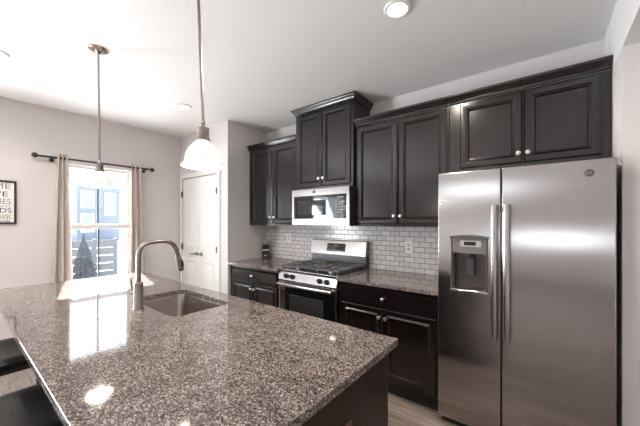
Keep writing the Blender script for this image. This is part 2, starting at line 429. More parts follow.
# above fridge
r = thing('wall_cabinet', 'wide short espresso wall cabinet directly above the refrigerator', 'cabinet', (1.353, -.16, 1.79))
obj('body', box(B(), .884, 1.822, yf+.021, -.002, 1.79, zt), 'cab', r, bevel=.002)
doorpart(r, .966, 1.372, 1.835, zt-.012, yf, 1.350, 1.900); doorpart(r, 1.380, 1.775, 1.835, zt-.012, yf, 1.404, 1.900)
crown(r, [(.884, yf+.018), (1.822, yf+.018)], zt)

def base_cab(label, X0, X1_, x0, x1, seam, loc):
    r = thing('base_cabinet', label, 'cabinet', loc); y = -.635
    obj('body', box(B(), X0, X1_, y+.021, -.002, .115, .883), 'cab', r, bevel=.002)
    obj('toe_kick', box(B(), X0, X1_, y+.075, -.01, 0, .115), 'cabdark', r)
    d = obj('drawer', rings_panel(B(), x0, x1, .716, .853, [(0, y+.02), (0, y+.014), (.014, y), (.02, y)]), 'cab', r); knob(d, (x0+x1)/2, .787, y-.0058)
    doorpart(r, x0, seam-.003, .128, .703, y, seam-.028, .633); doorpart(r, seam+.003, x1, .128, .703, y, seam+.028, .633)
    return r
base_cab('espresso base cabinet left of the range, below the knife block', XL+.003, -.766, -1.600, -.786, -1.186, (-1.21, -.3, 0))
base_cab('espresso base cabinet between the range and the refrigerator', .004, .884, .045, .874, .452, (.44, -.3, 0))
tag(obj('granite_countertop', box(B(), XL+.002, -.764, -.655, -.002, .8835, .914), 'granite', bevel=.0035, seg=3), 'short granite countertop in the corner under the knife block', 'countertop')
tag(obj('granite_countertop', box(B(), .002, .893, -.655, -.002, .8835, .914), 'granite', bevel=.0035, seg=3), 'granite countertop between the range and the refrigerator', 'countertop')
bs = obj('tile_backsplash', box(B(), XL+.002, .893, -.008, -.0005, .9145, 1.3715), 'tile', smooth=False)
tag(bs, 'pale grey subway tile backsplash behind the range and counters', 'backsplash')
def outlet(x, z, label):
    t = thing('wall_outlet', label, 'outlet', (x, -.008, z))
    obj('cover_plate', box(B(), x-.036, x+.036, -.0135, -.0083, z-.058, z+.058), 'plate', t, bevel=.003)
    for dz in (-.02, .02):
        bm = B(); box(bm, x-.016, x+.016, -.0150, -.0136, z+dz-.014, z+dz+.014); obj('socket', bm, 'lightgrey', t, bevel=.002)
outlet(.431, 1.166, 'white outlet on the tile backsplash right of the range')
outlet(-1.21, 1.20, 'white outlet on the tile backsplash left of the range')

# ------------------------------------------------------------------ microwave
r = thing('microwave', 'stainless over-range microwave under the tallest cabinet', 'microwave', (-.383, -.2, 1.375))
X0, X2 = -.762, -.004; z0, z1 = 1.376, 1.766; yb, ym = -.39, -.42
obj('body', box(B(), X0, X2, yb, -.01, z0, z1), 'black', r, bevel=.004)
# door: steel surround with glass
xs = -.196
bm = B()
gx0, gx1, gz0, gz1 = X0+.028, X2-.03, 1.447, 1.695
box(bm, X0, xs-.001, ym, yb-.001, gz1, z1); box(bm, X0, xs-.001, ym, yb-.001, z0+.006, gz0); box(bm, X0, gx0, ym, yb-.001, gz0, gz1)
d = obj('door', bm, 'steelbright', r)
obj('glass', box(B(), gx0, xs-.001, ym+.002, yb-.001, gz0, gz1), 'glassblk', d)
wn = B(); rings_panel(wn, gx0+.055, xs-.09, gz0+.04, gz1-.05, [(0, ym+.002), (.004, ym+.0012)]); obj('mesh_screen', wn, mat('smoked_glass', (.035, .035, .037), .06), d)
bm = B(); box(bm, xs+.001, X2, ym, yb-.001, gz1, z1); box(bm, xs+.001, X2, ym, yb-.001, z0+.006, gz0); box(bm, gx1, X2, ym, yb-.001, gz0, gz1)
cp = obj('control_panel', bm, 'steelbright', r)
obj('touch_glass', box(B(), xs+.001, gx1-.0005, ym+.002, yb-.001, gz0+.0005, gz1-.0005), 'glassblk', cp)
bm = B()
for i in range(3):
    for j in range(6): box(bm, xs+.03+i*.042, xs+.055+i*.042, ym+.0008, ym+.0018, gz0+.03+j*.027, gz0+.042+j*.027)
obj('keypad', bm, 'marks', cp)
obj('display', box(B(), xs+.045, xs+.125, ym+.0006, ym+.0018, gz1-.042, gz1-.022), 'dig', cp)
def badge(parent, x, y, z, rad):
    b = obj('badge', lathe(B(), [(rad, 0), (rad, .0025), (rad*.9, .0035), (rad*.88, .0028), (0, .0028)], (x, y, z), 24, 'Y'), 'plastic', parent)
    c = B()
    for sx in (-1, 1):
        pts = [(x+sx*rad*.34+rad*.26*math.cos(a), y-.0032, z+rad*.34*math.sin(a)) for a in [R(40+280*k/14) for k in range(15)]]
        tube(c, pts, rad*.06, 6)
    obj('monogram', c, 'lightgrey', b)
badge(r, -.445, ym, 1.735, .017)
bm = B()
for k in range(9): box(bm, X0+.05+k*.075, X0+.105+k*.075, -.30, -.10, z0-.004, z0-.0005)
obj('vent_grille', bm, 'plastic', r)

# ------------------------------------------------------------------ gas range
r = thing('gas_range', 'stainless freestanding gas range with black grates and backguard', 'stove', (-.381, -.33, 0))
X0, X2 = -.757, -.003
obj('body', box(B(), X0, X2, -.590, -.02, .09, .900), 'black', r, bevel=.003)
for sx in (X0+.04, X2-.04):
    for y in (-.55, -.08): obj('foot', cyl(B(), (sx, y, 0), (sx, y, .09), .018, 12), 'black', r)
# cooktop pan with raised rim
bm = B(); box(bm, X0, X2, -.608, -.085, .900, .914)
obj('cooktop', bm, 'black', r, bevel=.006)
obj('front_rim', box(B(), X0, X2, -.624, -.6085, .893, .917), 'steelbright', r, bevel=.006)
# control panel, slightly leaning
bm = B(); v = [(-.644, .808), (-.616, .8900), (-.5915, .8900), (-.5915, .808)]
a = [bm.verts.new((X0, y, z)) for y, z in v]; b = [bm.verts.new((X2, y, z)) for y, z in v]
for k in range(4): bm.faces.new((a[k], a[(k+1) % 4], b[(k+1) % 4], b[k]))
bm.faces.new(a); bm.faces.new(b)
cp = obj('control_panel', bm, 'steelbright', r, bevel=.004)
for kx in (-.645, -.560, -.202, -.117):
    TM = Matrix.Translation((kx, -.6302, .848)) @ Matrix.Rotation(-math.atan2(.028, .082), 4, 'X')
    bm = lathe(B(), [(.027, 0), (.027, .004), (.023, .008), (.021, .026), (.018, .030), (0, .030)], (0, 0, 0), 20, 'Y'); bmesh.ops.transform(bm, matrix=TM, verts=bm.verts)
    kb = obj('knob', bm, 'black', r)
    bm = box(B(), -.005, .005, -.040, -.0285, -.020, .020); bmesh.ops.transform(bm, matrix=TM, verts=bm.verts)
    obj('grip', bm, 'black', kb, bevel=.002)
# oven door
bm = B(); yd = -.630; wx0, wx1, wz0, wz1 = -.60, -.16, .42, .665
box(bm, X0+.003, X2-.003, yd, -.592, .205, .795)
od = obj('oven_door', bm, 'glassblk', r, bevel=.006)
bm = B(); box(bm, X0+.003, X2-.003, yd-.003, yd-.0002, .735, .795); obj('door_band', bm, 'steelbright', od, bevel=.002)
for a_ in (X0+.003, X2-.018): obj('side_trim', box(B(), a_, a_+.015, yd-.003, yd-.0002, .205, .7345), 'steelbright', od)
wn = B(); rings_panel(wn, wx0, wx1, wz0, wz1, [(0, yd-.0002), (.004, yd-.002), (.008, yd-.001)]); obj('oven_window', wn, mat('oven_window_glass', (.03, .032, .032), .12), od)
bm = B(); tube(bm, [(X0+.03, -.677, .772), (X0+.30, -.683, .772), (X2-.30, -.683, .772), (X2-.03, -.677, .772)], .0145, 14)
for sx in (X0+.055, X2-.055): cyl(bm, (sx, -.678, .772), (sx, yd-.001, .772), .010, 12)
obj('oven_handle', bm, 'chrome', od)
dw = obj('storage_drawer', box(B(), X0+.003, X2-.003, yd, -.592, .095, .198), 'steelbright', r, bevel=.006)
# backguard
bm = B(); box(bm, X0, X2, -.080, -.010, .9145, 1.060); bg_ = obj('backguard', bm, 'darksteel', r, bevel=.004)
bm = B(); v = [(-.104, 1.045), (-.074, 1.198), (-.055, 1.205), (-.010, 1.205), (-.010, 1.0605), (-.0805, 1.0605), (-.0805, 1.045)]
a = [bm.verts.new((X0, y, z)) for y, z in v]; b = [bm.verts.new((X2, y, z)) for y, z in v]
for k in range(len(v)): bm.faces.new((a[k], a[(k+1) % len(v)], b[(k+1) % len(v)], b[k]))
bm.faces.new(a); bm.faces.new(b)
bp = obj('backguard_panel', bm, 'steelbright', r)
bm = B(); c = Vector((-.390, -.0898, 1.124)); slope = math.atan2(.030, .153)
box(bm, -.125, .125, -.0012, .002, -.045, .045)
bmesh.ops.transform(bm, matrix=Matrix.Translation(c) @ Matrix.Rotation(-slope, 4, 'X'), verts=bm.verts)
dp = obj('clock_display', bm, 'glassblk', r)
for i in range(6):
    for j in range(2):
        if not (i in (2, 3) and j == 1):
            bm = box(B(), -.108+i*.04, -.090+i*.04, -.002, -.0013, -.030+j*.038, -.022+j*.038)
            bmesh.ops.transform(bm, matrix=Matrix.Translation(c) @ Matrix.Rotation(-slope, 4, 'X'), verts=bm.verts); obj('touch_key', bm, 'marks', dp)
bm = B(); box(bm, -.028, .028, -.002, -.0013, .010, .030)
bmesh.ops.transform(bm, matrix=Matrix.Translation(c) @ Matrix.Rotation(-slope, 4, 'X'), verts=bm.verts); obj('clock_digits', bm, 'dig', dp)
# burners
for bx, by, br in [(-.60, -.475, .050), (-.60, -.22, .042), (-.38, -.36, .046), (-.16, -.475, .046), (-.16, -.22, .040)]:
    bu = obj('burner', lathe(B(), [(br, 0), (br, .010), (br*.8, .014), (br*.8, .018), (0, .018)], (bx, by, .914), 24), 'alu', r)
    obj('burner_cap', lathe(B(), [(br*.78, 0), (br*.82, .004), (br*.74, .009), (0, .010)], (bx, by, .932), 24), 'iron', bu)
# three cast-iron grates
for gx0_, gx1_ in [(X0+.018, X0+.262), (X0+.266, X2-.266), (X2-.262, X2-.018)]:
    bm = B(); gy0, gy1, gz = -.592, -.112, .952
    def bar(p, q, rr=.0075): tube(bm, [p, q], rr, 8)
    for y in (gy0, gy1): bar((gx0_, y, gz), (gx1_, y, gz))
    for x in (gx0_, gx1_): bar((x, gy0, gz), (x, gy1, gz))
    ym_ = (gy0+gy1)/2; xm = (gx0_+gx1_)/2; bar((gx0_, ym_, gz), (gx1_, ym_, gz)); bar((xm, gy0, gz), (xm, gy1, gz))
    for cy_ in ((gy0+ym_)/2, (gy1+ym_)/2):
        bar((gx0_, cy_, gz), (gx1_, cy_, gz), .006)
        for sx_, sy_ in ((-1, -1), (1, -1), (-1, 1), (1, 1)):
            bar((xm+sx_*.032, cy_+sy_*.032, gz+.004), (xm+sx_*.095, cy_+sy_*.095, gz), .006)
    for x in (gx0_, gx1_):
        for y in (gy0, ym_, gy1): cyl(bm, (x, y, .9145), (x, y, gz), .008, 8)
    obj('grate', bm, 'iron', r)

# ------------------------------------------------------------------ refrigerator
FX0, FXS, FX1 = .897, 1.281, 1.796; FY = -.668; FZ0, FZ1 = .048, 1.757
r = thing('refrigerator', 'stainless side-by-side refrigerator with ice and water dispenser', 'refrigerator', (1.346, -.34, 0))
obj('body', box(B(), FX0+.004, FX1-.004, FY+.068, -.02, .03, 1.745), 'plastic', r, bevel=.004)
obj('kick_grille', box(B(), FX0+.02, FX1-.02, FY+.035, FY+.0675, .004, FZ0-.003), 'black', r)
for sx in (FX0+.05, FX1-.05): obj('foot', cyl(B(), (sx, -.10, 0), (sx, -.10, .03), .02, 12), 'black', r)
def frdoor(x0, x1, hole=None):
    bm = B(); y0, y1 = FY, FY+.065
    if not hole: return box(bm, x0, x1, y0, y1, FZ0, FZ1)
    a, b, c_, d_ = hole; xs = [x0, a, b, x1]; zs = [FZ0, c_, d_, FZ1]
    F = [[bm.verts.new((x, y0, z)) for z in zs] for x in xs]; K = [[bm.verts.new((x, y1, z)) for z in zs] for x in xs]
    for i in range(3):
        for j in range(3):
            if i == 1 and j == 1: continue
            bm.faces.new((F[i][j], F[i+1][j], F[i+1][j+1], F[i][j+1])); bm.faces.new((K[i][j], K[i][j+1], K[i+1][j+1], K[i+1][j]))
    for j in range(3):
        bm.faces.new((F[0][j], F[0][j+1], K[0][j+1], K[0][j])); bm.faces.new((F[3][j], K[3][j], K[3][j+1], F[3][j+1]))
        bm.faces.new((F[j][0], K[j][0], K[j+1][0], F[j+1][0])); bm.faces.new((F[j][3], F[j+1][3], K[j+1][3], K[j][3]))
    q = [(1, 1), (2, 1), (2, 2), (1, 2)]
    for k in range(4):
        (i, j), (m_, n_) = q[k], q[(k+1) % 4]; bm.faces.new((F[i][j], F[m_][n_], K[m_][n_], K[i][j]))
    return bm
def handle(parent, x):
    bm = B(); zt_, zb_ = 1.525, .662; y = FY
    pts = [(x, y-.050, zb_), (x, y-.056, zb_+.05), (x, y-.060, (zb_+zt_)/2), (x, y-.056, zt_-.05), (x, y-.050, zt_)]
    tube(bm, pts, [.0165, .0175, .0175, .0175, .0165], 16, sx=1.05, sy=.75)
    for z in (zb_+.03, zt_-.03): cyl(bm, (x, y-.048, z), (x, y+.001, z), .011, 12)
    obj('handle', bm, 'handle', parent)
DA, DB, DC, DD = .983, 1.209, .948, 1.314
fd = obj('freezer_door', frdoor(FX0, FXS-.003, (DA+.012, DB-.012, DC+.012, DD-.012)), 'steel', r, bevel=.006, seg=3)
rd = obj('refrigerator_door', frdoor(FXS+.003, FX1), 'steel', r, bevel=.006, seg=3)
handle(fd, 1.247); handle(rd, 1.313)
badge(r, 1.691, FY, 1.684, .020)
# dispenser: bezel, cavity, control strip, spout, paddle, tray
bm = B(); b2 = .012
box(bm, DA, DA+b2, FY-.006, FY+.03, DC, DD); box(bm, DB-b2, DB, FY-.006, FY+.03, DC, DD); box(bm, DA+b2, DB-b2, FY-.006, FY+.03, DC, DC+b2)
ds = obj('dispenser', bm, 'plastic', r, bevel=.004)
bm = B(); n = 14
for k in range(n):   # arched dark hood along the top
    pass
pts = [(DA-.004, DD-.012), (DB+.004, DD-.012)] + [(DB+.004-(DB-DA+.008)*k/n, DD+.012*math.sin(math.pi*k/n)+.004) for k in range(n+1)]
a = [bm.verts.new((x, FY-.012, z)) for x, z in pts]; b = [bm.verts.new((x, FY+.03, z)) for x, z in pts]
for k in range(len(pts)): bm.faces.new((a[k], a[(k+1) % len(pts)], b[(k+1) % len(pts)], b[k]))
bm.faces.new(a); bm.faces.new(b); obj('hood', bm, 'plastic', ds)
ox0, ox1, oz0, oz1 = DA+b2+.001, DB-b2-.001, DC+b2+.001, DD-.013
cz_ = 1.205
bm = B(); yb_ = FY+.063
box(bm, ox0, ox1, yb_-.004, yb_, oz0, cz_); box(bm, ox0, ox0+.006, FY+.004, yb_-.004, oz0, cz_); box(bm, ox1-.006, ox1, FY+.004, yb_-.004, oz0, cz_)
obj('recess', bm, 'cavity', ds)
cpn = obj('control_strip', box(B(), ox0, ox1, FY-.004, yb_, cz_+.0005, oz1), mat('warm_grey_plastic', (.17, .15, .145), .35), ds)
obj('display_bezel', box(B(), DA+.060, DB-.040, FY-.0065, FY-.0042, 1.250, 1.292), 'lightgrey', ds)
obj('screen', box(B(), DA+.085, DB-.070, FY-.0085, FY-.0067, 1.260, 1.284), 'glassblk', ds)
bm = B()
for k in range(6): box(bm, DA+.028+k*.030, DA+.046+k*.030, FY-.0055, FY-.0042, 1.221, 1.228)
obj('buttons', bm, 'marks', ds)
obj('spout', lathe(B(), [(.016, 0), (.022, .012), (.024, .04), (0, .04)], (1.090, FY+.035, 1.166), 16), 'plastic', ds)
bm = B(); box(bm, -.027, .027, -.004, .004, -.060, .060); bmesh.ops.transform(bm, matrix=Matrix.Translation((1.098, FY+.034, 1.115)) @ Matrix.Rotation(R(10), 4, 'X'), verts=bm.verts)
pd = obj('paddle', bm, 'plastic', ds, bevel=.004)
bm = B(); box(bm, -.018, .018, -.0062, -.0042, -.045, .030); bmesh.ops.transform(bm, matrix=Matrix.Translation((1.098, FY+.034, 1.115)) @ Matrix.Rotation(R(10), 4, 'X'), verts=bm.verts); obj('paddle_pad', bm, 'plastic', ds)
obj('lower_lip', box(B(), DA-.002, DB+.002, FY-.012, FY-.0065, DC-.004, DC+.011), 'chrome', ds, bevel=.003)
bm = B(); box(bm, ox0+.007, ox1-.007, FY-.006, yb_-.005, oz0+.001, oz0+.010)
tr = obj('drip_tray', bm, 'cavity', ds, bevel=.002)
bm = B()
for k in range(9): box(bm, ox0+.018+k*.0185, ox0+.026+k*.0185, FY-.008, yb_-.010, oz0+.0105, oz0+.013)
obj('tray_slots', bm, 'black', ds)

# ------------------------------------------------------------------ island
IX0, IX1, IY0, IY1 = -1.718, 1.004, -2.631, -1.619; CZ0, CZ1 = .8835, .914
SX0, SX1, SY0_, SY1_ = -.640, -.036, -2.085, -1.728
r = thing('kitchen_island', 'espresso kitchen island base under the large granite top', 'island', (-.35, -2.0, 0))
ibx0, ibx1, iby0, iby1 = -1.68, .962, -2.33, -1.665
bm = B()
for x0, x1, y0, y1, z0, z1 in [(ibx0, SX0-.04, iby0, iby1, .1, .8825), (SX1+.04, ibx1, iby0, iby1, .1, .8825), (SX0-.04, SX1+.04, iby0, iby1, .1, .62), (SX0-.04, SX1+.04, iby0, SY0_-.06, .62, .8825), (SX0-.04, SX1+.04, SY1_+.03, iby1, .62, .8825)]:
    box(bm, x0, x1, y0, y1, z0, z1)
obj('body', bm, 'cab', r)
obj('end_panel', box(B(), ibx1+.0005, .978, iby0-.005, iby1-.0, .0, .8825), mat('espresso_end_panel', (.018, .0085, .0065), .3, spec=.35), r, bevel=.002)
obj('end_panel', box(B(), -1.697, ibx0-.0005, iby0-.005, iby1, 0, .8825), 'cab', r, bevel=.002)
obj('toe_kick', box(B(), ibx0, ibx1, iby0+.01, iby1-.07, 0, .0995), 'cabdark', r)
for x0, x1 in [(-1.66, -1.17), (-1.16, -.72), (-.64, -.34), (-.33, -.03), (.05, .48), (.49, .93)]:
    bm = door_panel(B(), x0, x1, .128, .703, .0, .02)
    bmesh.ops.transform(bm, matrix=Matrix.Translation((x0+x1, iby1+.0205, 0)) @ Matrix.Rotation(math.pi, 4, 'Z'), verts=bm.verts)
    obj('door', bm, 'cab', r)
    bm = rings_panel(B(), x0, x1, .716, .853, [(0, .02), (0, .008), (.006, .003), (.016, 0), (.02, 0)])
    bmesh.ops.transform(bm, matrix=Matrix.Translation((x0+x1, iby1+.0205, 0)) @ Matrix.Rotation(math.pi, 4, 'Z'), verts=bm.verts)
    obj('drawer', bm, 'cab', r)
# top with the sink cut-out
bm = B(); hole = rrect(SX0, SX1, SY0_, SY1_, .05); no = len(hole)
cxh, cyh = (SX0+SX1)/2, (SY0_+SY1_)/2
outer = []
q = 7
# outer boundary points matched to the corner arcs of the hole, so that quads bridge the two
for (X, Y, a0) in [(IX1, IY1, 0), (IX0, IY1, 1), (IX0, IY0, 2), (IX1, IY0, 3)]:
    for k in range(q):
        t = k/(q-1)
        if k == q//2: outer.append((X, Y)); continue
        s = (t-.5)*2
        if a0 in (0, 2): dx, dy = (0, -abs(s)*.02) if (s < 0) else (-abs(s)*.02, 0)
        else: dx, dy = (abs(s)*.02, 0) if s < 0 else (0, -abs(s)*.02)
        if a0 == 2: dx, dy = (0, abs(s)*.02) if s < 0 else (abs(s)*.02, 0)
        if a0 == 3: dx, dy = (-abs(s)*.02, 0) if s < 0 else (0, abs(s)*.02)
        outer.append((X+dx, Y+dy))
T = {}
for z in (CZ0, CZ1):
    T[z] = ([bm.verts.new((x, y, z)) for x, y in outer], [bm.verts.new((x, y, z)) for x, y in hole])
    o_, h_ = T[z]
    for k in range(no): bm.faces.new((o_[k], o_[(k+1) % no], h_[(k+1) % no], h_[k]))
for s in (0, 1):
    a, b = T[CZ0][s], T[CZ1][s]
    for k in range(no): bm.faces.new((a[k], a[(k+1) % no], b[(k+1) % no], b[k]))
it = obj('granite_countertop', bm, 'granite', bevel=.0035, seg=3, smooth=False)
tag(it, 'large speckled granite island countertop with sink cut-out and sun patch', 'countertop')
# under-mount sink
sk = thing('kitchen_sink', 'undermount stainless sink basin in the island countertop', 'sink', (cxh, cyh, .68))
bm = B(); loops = []
for ins, z, rr in [(-.016, CZ0-.001, .06), (.0, CZ0-.001, .05), (.002, CZ0-.010, .05), (.012, .715, .05), (.022, .695, .05), (.045, .684, .04), (.12, .680, .03)]:
    loops.append([bm.verts.new((x, y, z)) for x, y in rrect(SX0+ins, SX1-ins, SY0_+ins, SY1_-ins, rr)])
for a, b in zip(loops, loops[1:]):
    for k in range(no): bm.faces.new((a[k], a[(k+1) % no], b[(k+1) % no], b[k]))
bm.faces.new(loops[-1])
o = obj('basin', bm, 'steelsink', sk)
obj('drain', lathe(B(), [(.045, 0), (.043, .003), (.030, .001), (0, .001)], (cxh, cyh+.05, .6805), 24), 'chrome', sk)
# faucet
fx, fy = -.352, -2.139
fa = thing('kitchen_faucet', 'tall brushed nickel pull-down faucet beside the island sink', 'faucet', (fx, fy, CZ1))
bm = lathe(B(), [(.030, 0), (.030, .006), (.0265, .012), (.0255, .150), (.021, .156), (.016, .158), (0, .158)], (fx, fy, CZ1+.0003), 24)
obj('base', bm, 'nickel', fa)
path = [(0, 1.065), (0, 1.10), (0, 1.20), (.002, 1.235), (.010, 1.262), (.026, 1.282), (.048, 1.292), (.075, 1.297), (.120, 1.300), (.155, 1.298), (.182, 1.289), (.203, 1.270), (.217, 1.243), (.226, 1.210)]
obj('spout', tube(B(), [(fx, fy+a, z) for a, z in path], .0135, 14), 'nickel', fa)
sp = obj('spray_head', tube(B(), [(fx, fy+.2262, 1.209), (fx, fy+.232, 1.185), (fx, fy+.250, 1.112), (fx, fy+.252, 1.104)], [.0145, .0155, .0165, .014], 14), 'nickel', fa)
bm = B(); box(bm, -.006, .006, -.003, .003, -.018, .018); bmesh.ops.transform(bm, matrix=Matrix.Translation((fx+.010, fy+.256, 1.150)) @ Matrix.Rotation(R(14), 4, 'X'), verts=bm.verts); obj('spray_button', bm, 'black', sp)
bm = B(); cyl(bm, (fx-.022, fy-.006, 1.005), (fx-.048, fy-.014, 1.005), .013, 14); tube(bm, [(fx-.043, fy-.013, 1.005), (fx-.052, fy-.018, 1.05), (fx-.056, fy-.02, 1.09)], [.007, .006, .005], 10)
obj('lever', bm, 'nickel', fa)
# brown outlet on the end panel
ot = thing('wall_outlet', 'brown outlet on the island end panel below the granite edge', 'outlet', (.978, -2.0, .68))
obj('cover_plate', box(B(), .9785, .984, -2.035, -1.962, .622, .742), 'brownplate', ot, bevel=.003)
for dz in (-.022, .022): obj('socket', box(B(), .9842, .9855, -2.015, -1.982, .682+dz-.014, .682+dz+.014), 'brownplate', ot, bevel=.001)

# ------------------------------------------------------------------ knife block and knives
kx, ky = -1.572, -.095; ka = R(44)
kr = thing('knife_block', 'dark wooden knife block on the corner counter against the backsplash', 'knife block', (kx, ky, .914)); kr.rotation_euler.z = ka
bm = B(); prof = [(-.050, 0), (.045, 0), (.045, .160), (-.050, .125)]
a = [bm.verts.new((kx-.046, ky+y, .9145+z)) for y, z in prof]; b = [bm.verts.new((kx+.046, ky+y, .9145+z)) for y, z in prof]
for k in range(4): bm.faces.new((a[k], a[(k+1) % 4], b[(k+1) % 4], b[k]))
bm.faces.new(a); bm.faces.new(b); obj('block', bm, 'knifewood', kr, bevel=.003)
obj('label_plate', box(B(), kx-.018, kx+.018, ky-.0525, ky-.0502, .946, .962), 'alu', kr)
obj('front_band', box(B(), kx-.0465, kx+.0465, ky-.0525, ky-.0502, 1.022, 1.036), 'plate', kr)
nd = Vector((0, -.08, 1.0)).normalized()
for i, (dx, t, hl) in enumerate([(-.033, .14, .090), (-.011, .14, .098), (.011, .14, .104), (.033, .14, .092), (-.022, .6, .110), (.001, .6, .118), (.024, .6, .108)]):
    p = Vector((kx, ky, 0)) + Matrix.Rotation(ka, 3, 'Z') @ Vector((dx, -.050+.095*t, 0)); p.z = .9145+.129+.037*t
    kn = thing('kitchen_knife', 'black-handled kitchen knife with steel end cap, standing in the dark knife block', 'knife', p, 'knives in the knife block'); kn.rotation_euler.z = ka
    obj('handle', tube(B(), [p, p+nd*.015, p+nd*(hl*.55)], [.0078, .0088, .0088], 8), 'black', kn)
    obj('end_cap', tube(B(), [p+nd*(hl*.55+.0003), p+nd*hl], [.0090, .0080], 8), 'satin', kn)

# ------------------------------------------------------------------ pendants
def pendant(x, y, zr, label, lean):
    t = thing('pendant_light', label, 'pendant light', (x, y, zr), 'pendants over the island')
    zt_ = zr+.118
    # opal bell shade
    pr = [(.0885, .0), (.0885, .006), (.079, .011), (.0755, .018), (.0745, .032), (.069, .055), (.060, .074), (.047, .092), (.034, .104), (.028, .109)]
    inn = [(r_-.003, h-.001) for r_, h in reversed(pr)]
    bm = B(); rings = []; c = Vector((x, y, zr)); seg = 36
    for rad, h in pr+inn:
        rings.append([bm.verts.new(c+Vector((rad*math.cos(2*math.pi*k/seg), rad*math.sin(2*math.pi*k/seg), h))) for k in range(seg)])
    for q_, s_ in zip(rings, rings[1:]+rings[:1]):
        for k in range(seg): bm.faces.new((q_[k], q_[(k+1) % seg], s_[(k+1) % seg], s_[k]))
    obj('lamp_shade', bm, 'shade', t)
    obj('bulb', lathe(B(), [(0, .040), (.018, .046), (.028, .065), (.022, .088), (.013, .098), (.013, .107), (0, .107)], (x, y, zr), 16), 'bulb', t)
    bm = lathe(B(), [(.030, .1095), (.030, .117), (.0265, .119), (.0265, .126), (.0235, .128), (.0235, .160), (.0255, .162), (.025, .168), (.010, .172), (.008, .178), (0, .178)], (x, y, zr), 24)
    obj('socket_cup', bm, 'agednickel', t)
    bm = B(); cz2 = zr+.189
    pts = [(x+.010*math.cos(a_), y, cz2+.010*math.sin(a_)) for a_ in [2*math.pi*k/16 for k in range(17)]]
    tube(bm, pts, .004, 8, cap=False); obj('swivel_loop', bm, 'nickel', t)
    top = (x+lean[0], y+lean[1], H-.02)
    obj('rod', cyl(B(), (x, y, zr+.198), top, .0065, 10), 'agednickel', t)
    obj('canopy', lathe(B(), [(.062, 0), (.062, -.006), (.050, -.014), (.022, -.020), (.012, -.032), (.008, -.036), (0, -.036)], (top[0], top[1], H-.0005), 28), 'nickel', t)
    l = bpy.data.lights.new('pendant_bulb', 'POINT'); l.energy = 4; l.color = (1, .92, .80); l.shadow_soft_size = .03
    lo = bpy.data.objects.new('pendant_bulb', l); C.objects.link(lo); lo.location = (x, y, zr+.02)
pendant(.325, -2.13, 1.660, 'pendant light nearer the camera, large white glass shade in front of the door', (-.022, -.02))
pendant(-1.083, -2.13, 1.675, 'pendant light hanging in front of the window, farther from the camera', (-.018, -.002))

# ------------------------------------------------------------------ recessed ceiling lights
def downlight(x, y, label, rad=.078, power=9):
    t = thing('ceiling_light', label, 'ceiling light', (x, y, H), 'recessed ceiling lights')
    bm = B(); prf = [(rad, -.0005), (rad, -.006), (rad*.95, -.012), (rad*.78, -.014), (rad*.62, -.004), (rad*.62, -.0005)]
    seg = 36; c = Vector((x, y, H)); rings = [[bm.verts.new(c+Vector((r_*math.cos(2*math.pi*k/seg), r_*math.sin(2*math.pi*k/seg), h))) for k in range(seg)] for r_, h in prf]
    for q_, s_ in zip(rings, rings[1:]+rings[:1]):
        for k in range(seg): bm.faces.new((q_[k], q_[(k+1) % seg], s_[(k+1) % seg], s_[k]))
    obj('trim_ring', bm, 'plate', t)
    obj('lens', lathe(B(), [(rad*.61, -.0008), (rad*.61, -.010), (rad*.4, -.016), (0, -.018)], (x, y, H), 28), 'bulb', t)
    l = bpy.data.lights.new('downlight', 'AREA'); l.shape = 'DISK'; l.size = .10; l.energy = power; l.color = (1, .90, .76); l.spread = R(150)
    lo = bpy.data.objects.new('downlight', l); C.objects.link(lo); lo.location = (x, y, H-.024)
downlight(.805, -1.166, 'recessed ceiling light nearest the cabinets above the range and refrigerator', power=13)
downlight(-1.655, -1.202, 'recessed ceiling light in front of the white pantry door', power=.3)
downlight(-1.76, -2.60, 'recessed ceiling light over the far island end, at the left edge of the photo')

# ------------------------------------------------------------------ curtain rod, curtains
cr = thing('curtain_rod', 'dark bronze curtain rod with ball finials above the window', 'curtain rod', (-2.80, -1.66, 2.13))
rx, rz = -2.80, 2.128
obj('rod', cyl(B(), (rx, -2.225, rz), (rx, -1.09, rz+.006), .012, 12), 'bronze', cr)
for y in (-2.245, -1.072):
    bm = B(); bmesh.ops.create_uvsphere(bm, u_segments=16, v_segments=10, radius=.028, matrix=Matrix.Translation((rx, y, rz+.003))); obj('finial', bm, 'bronze', cr)
for y in (-2.10, -1.155):
    bm = B(); cyl(bm, (XW+.001, y, rz-.02), (XW+.008, y, rz-.02), .022, 14); tube(bm, [(XW+.008, y, rz-.02), (rx-.01, y, rz-.019), (rx, y, rz-.012)], .006, 8); obj('bracket', bm, 'bronze', cr)
def curtain(ya, yb, ya2, yb2, label, waves, ph):
    bm = B(); n = 60; mz = 20; grid = []
    for j in range(mz+1):
        t = j/mz; z = 2.175 - t*2.12; row = []
        for i in range(n+1):
            s = i/n; y = (ya+(ya2-ya)*t) + ((yb+(yb2-yb)*t)-(ya+(ya2-ya)*t))*s
            amp = .022+.010*t
            row.append(bm.verts.new((rx + amp*math.sin(2*math.pi*waves*s+ph) + .004*math.sin(9*s+5*t), y, z)))
        grid.append(row)
    for a, b in zip(grid, grid[1:]):
        for i in range(n): bm.faces.new((a[i], a[i+1], b[i+1], b[i]))
    o = obj('window_curtain', bm, 'fabric', solid=.003)
    return tag(o, label, 'curtain')
curtain(-2.060, -1.972, -2.125, -1.905, 'pleated beige curtain panel on the left side of the window', 2.5, .3)
curtain(-1.335, -1.205, -1.345, -1.135, 'pleated beige curtain panel on the window side nearest the pantry door', 2.5, 1.2)

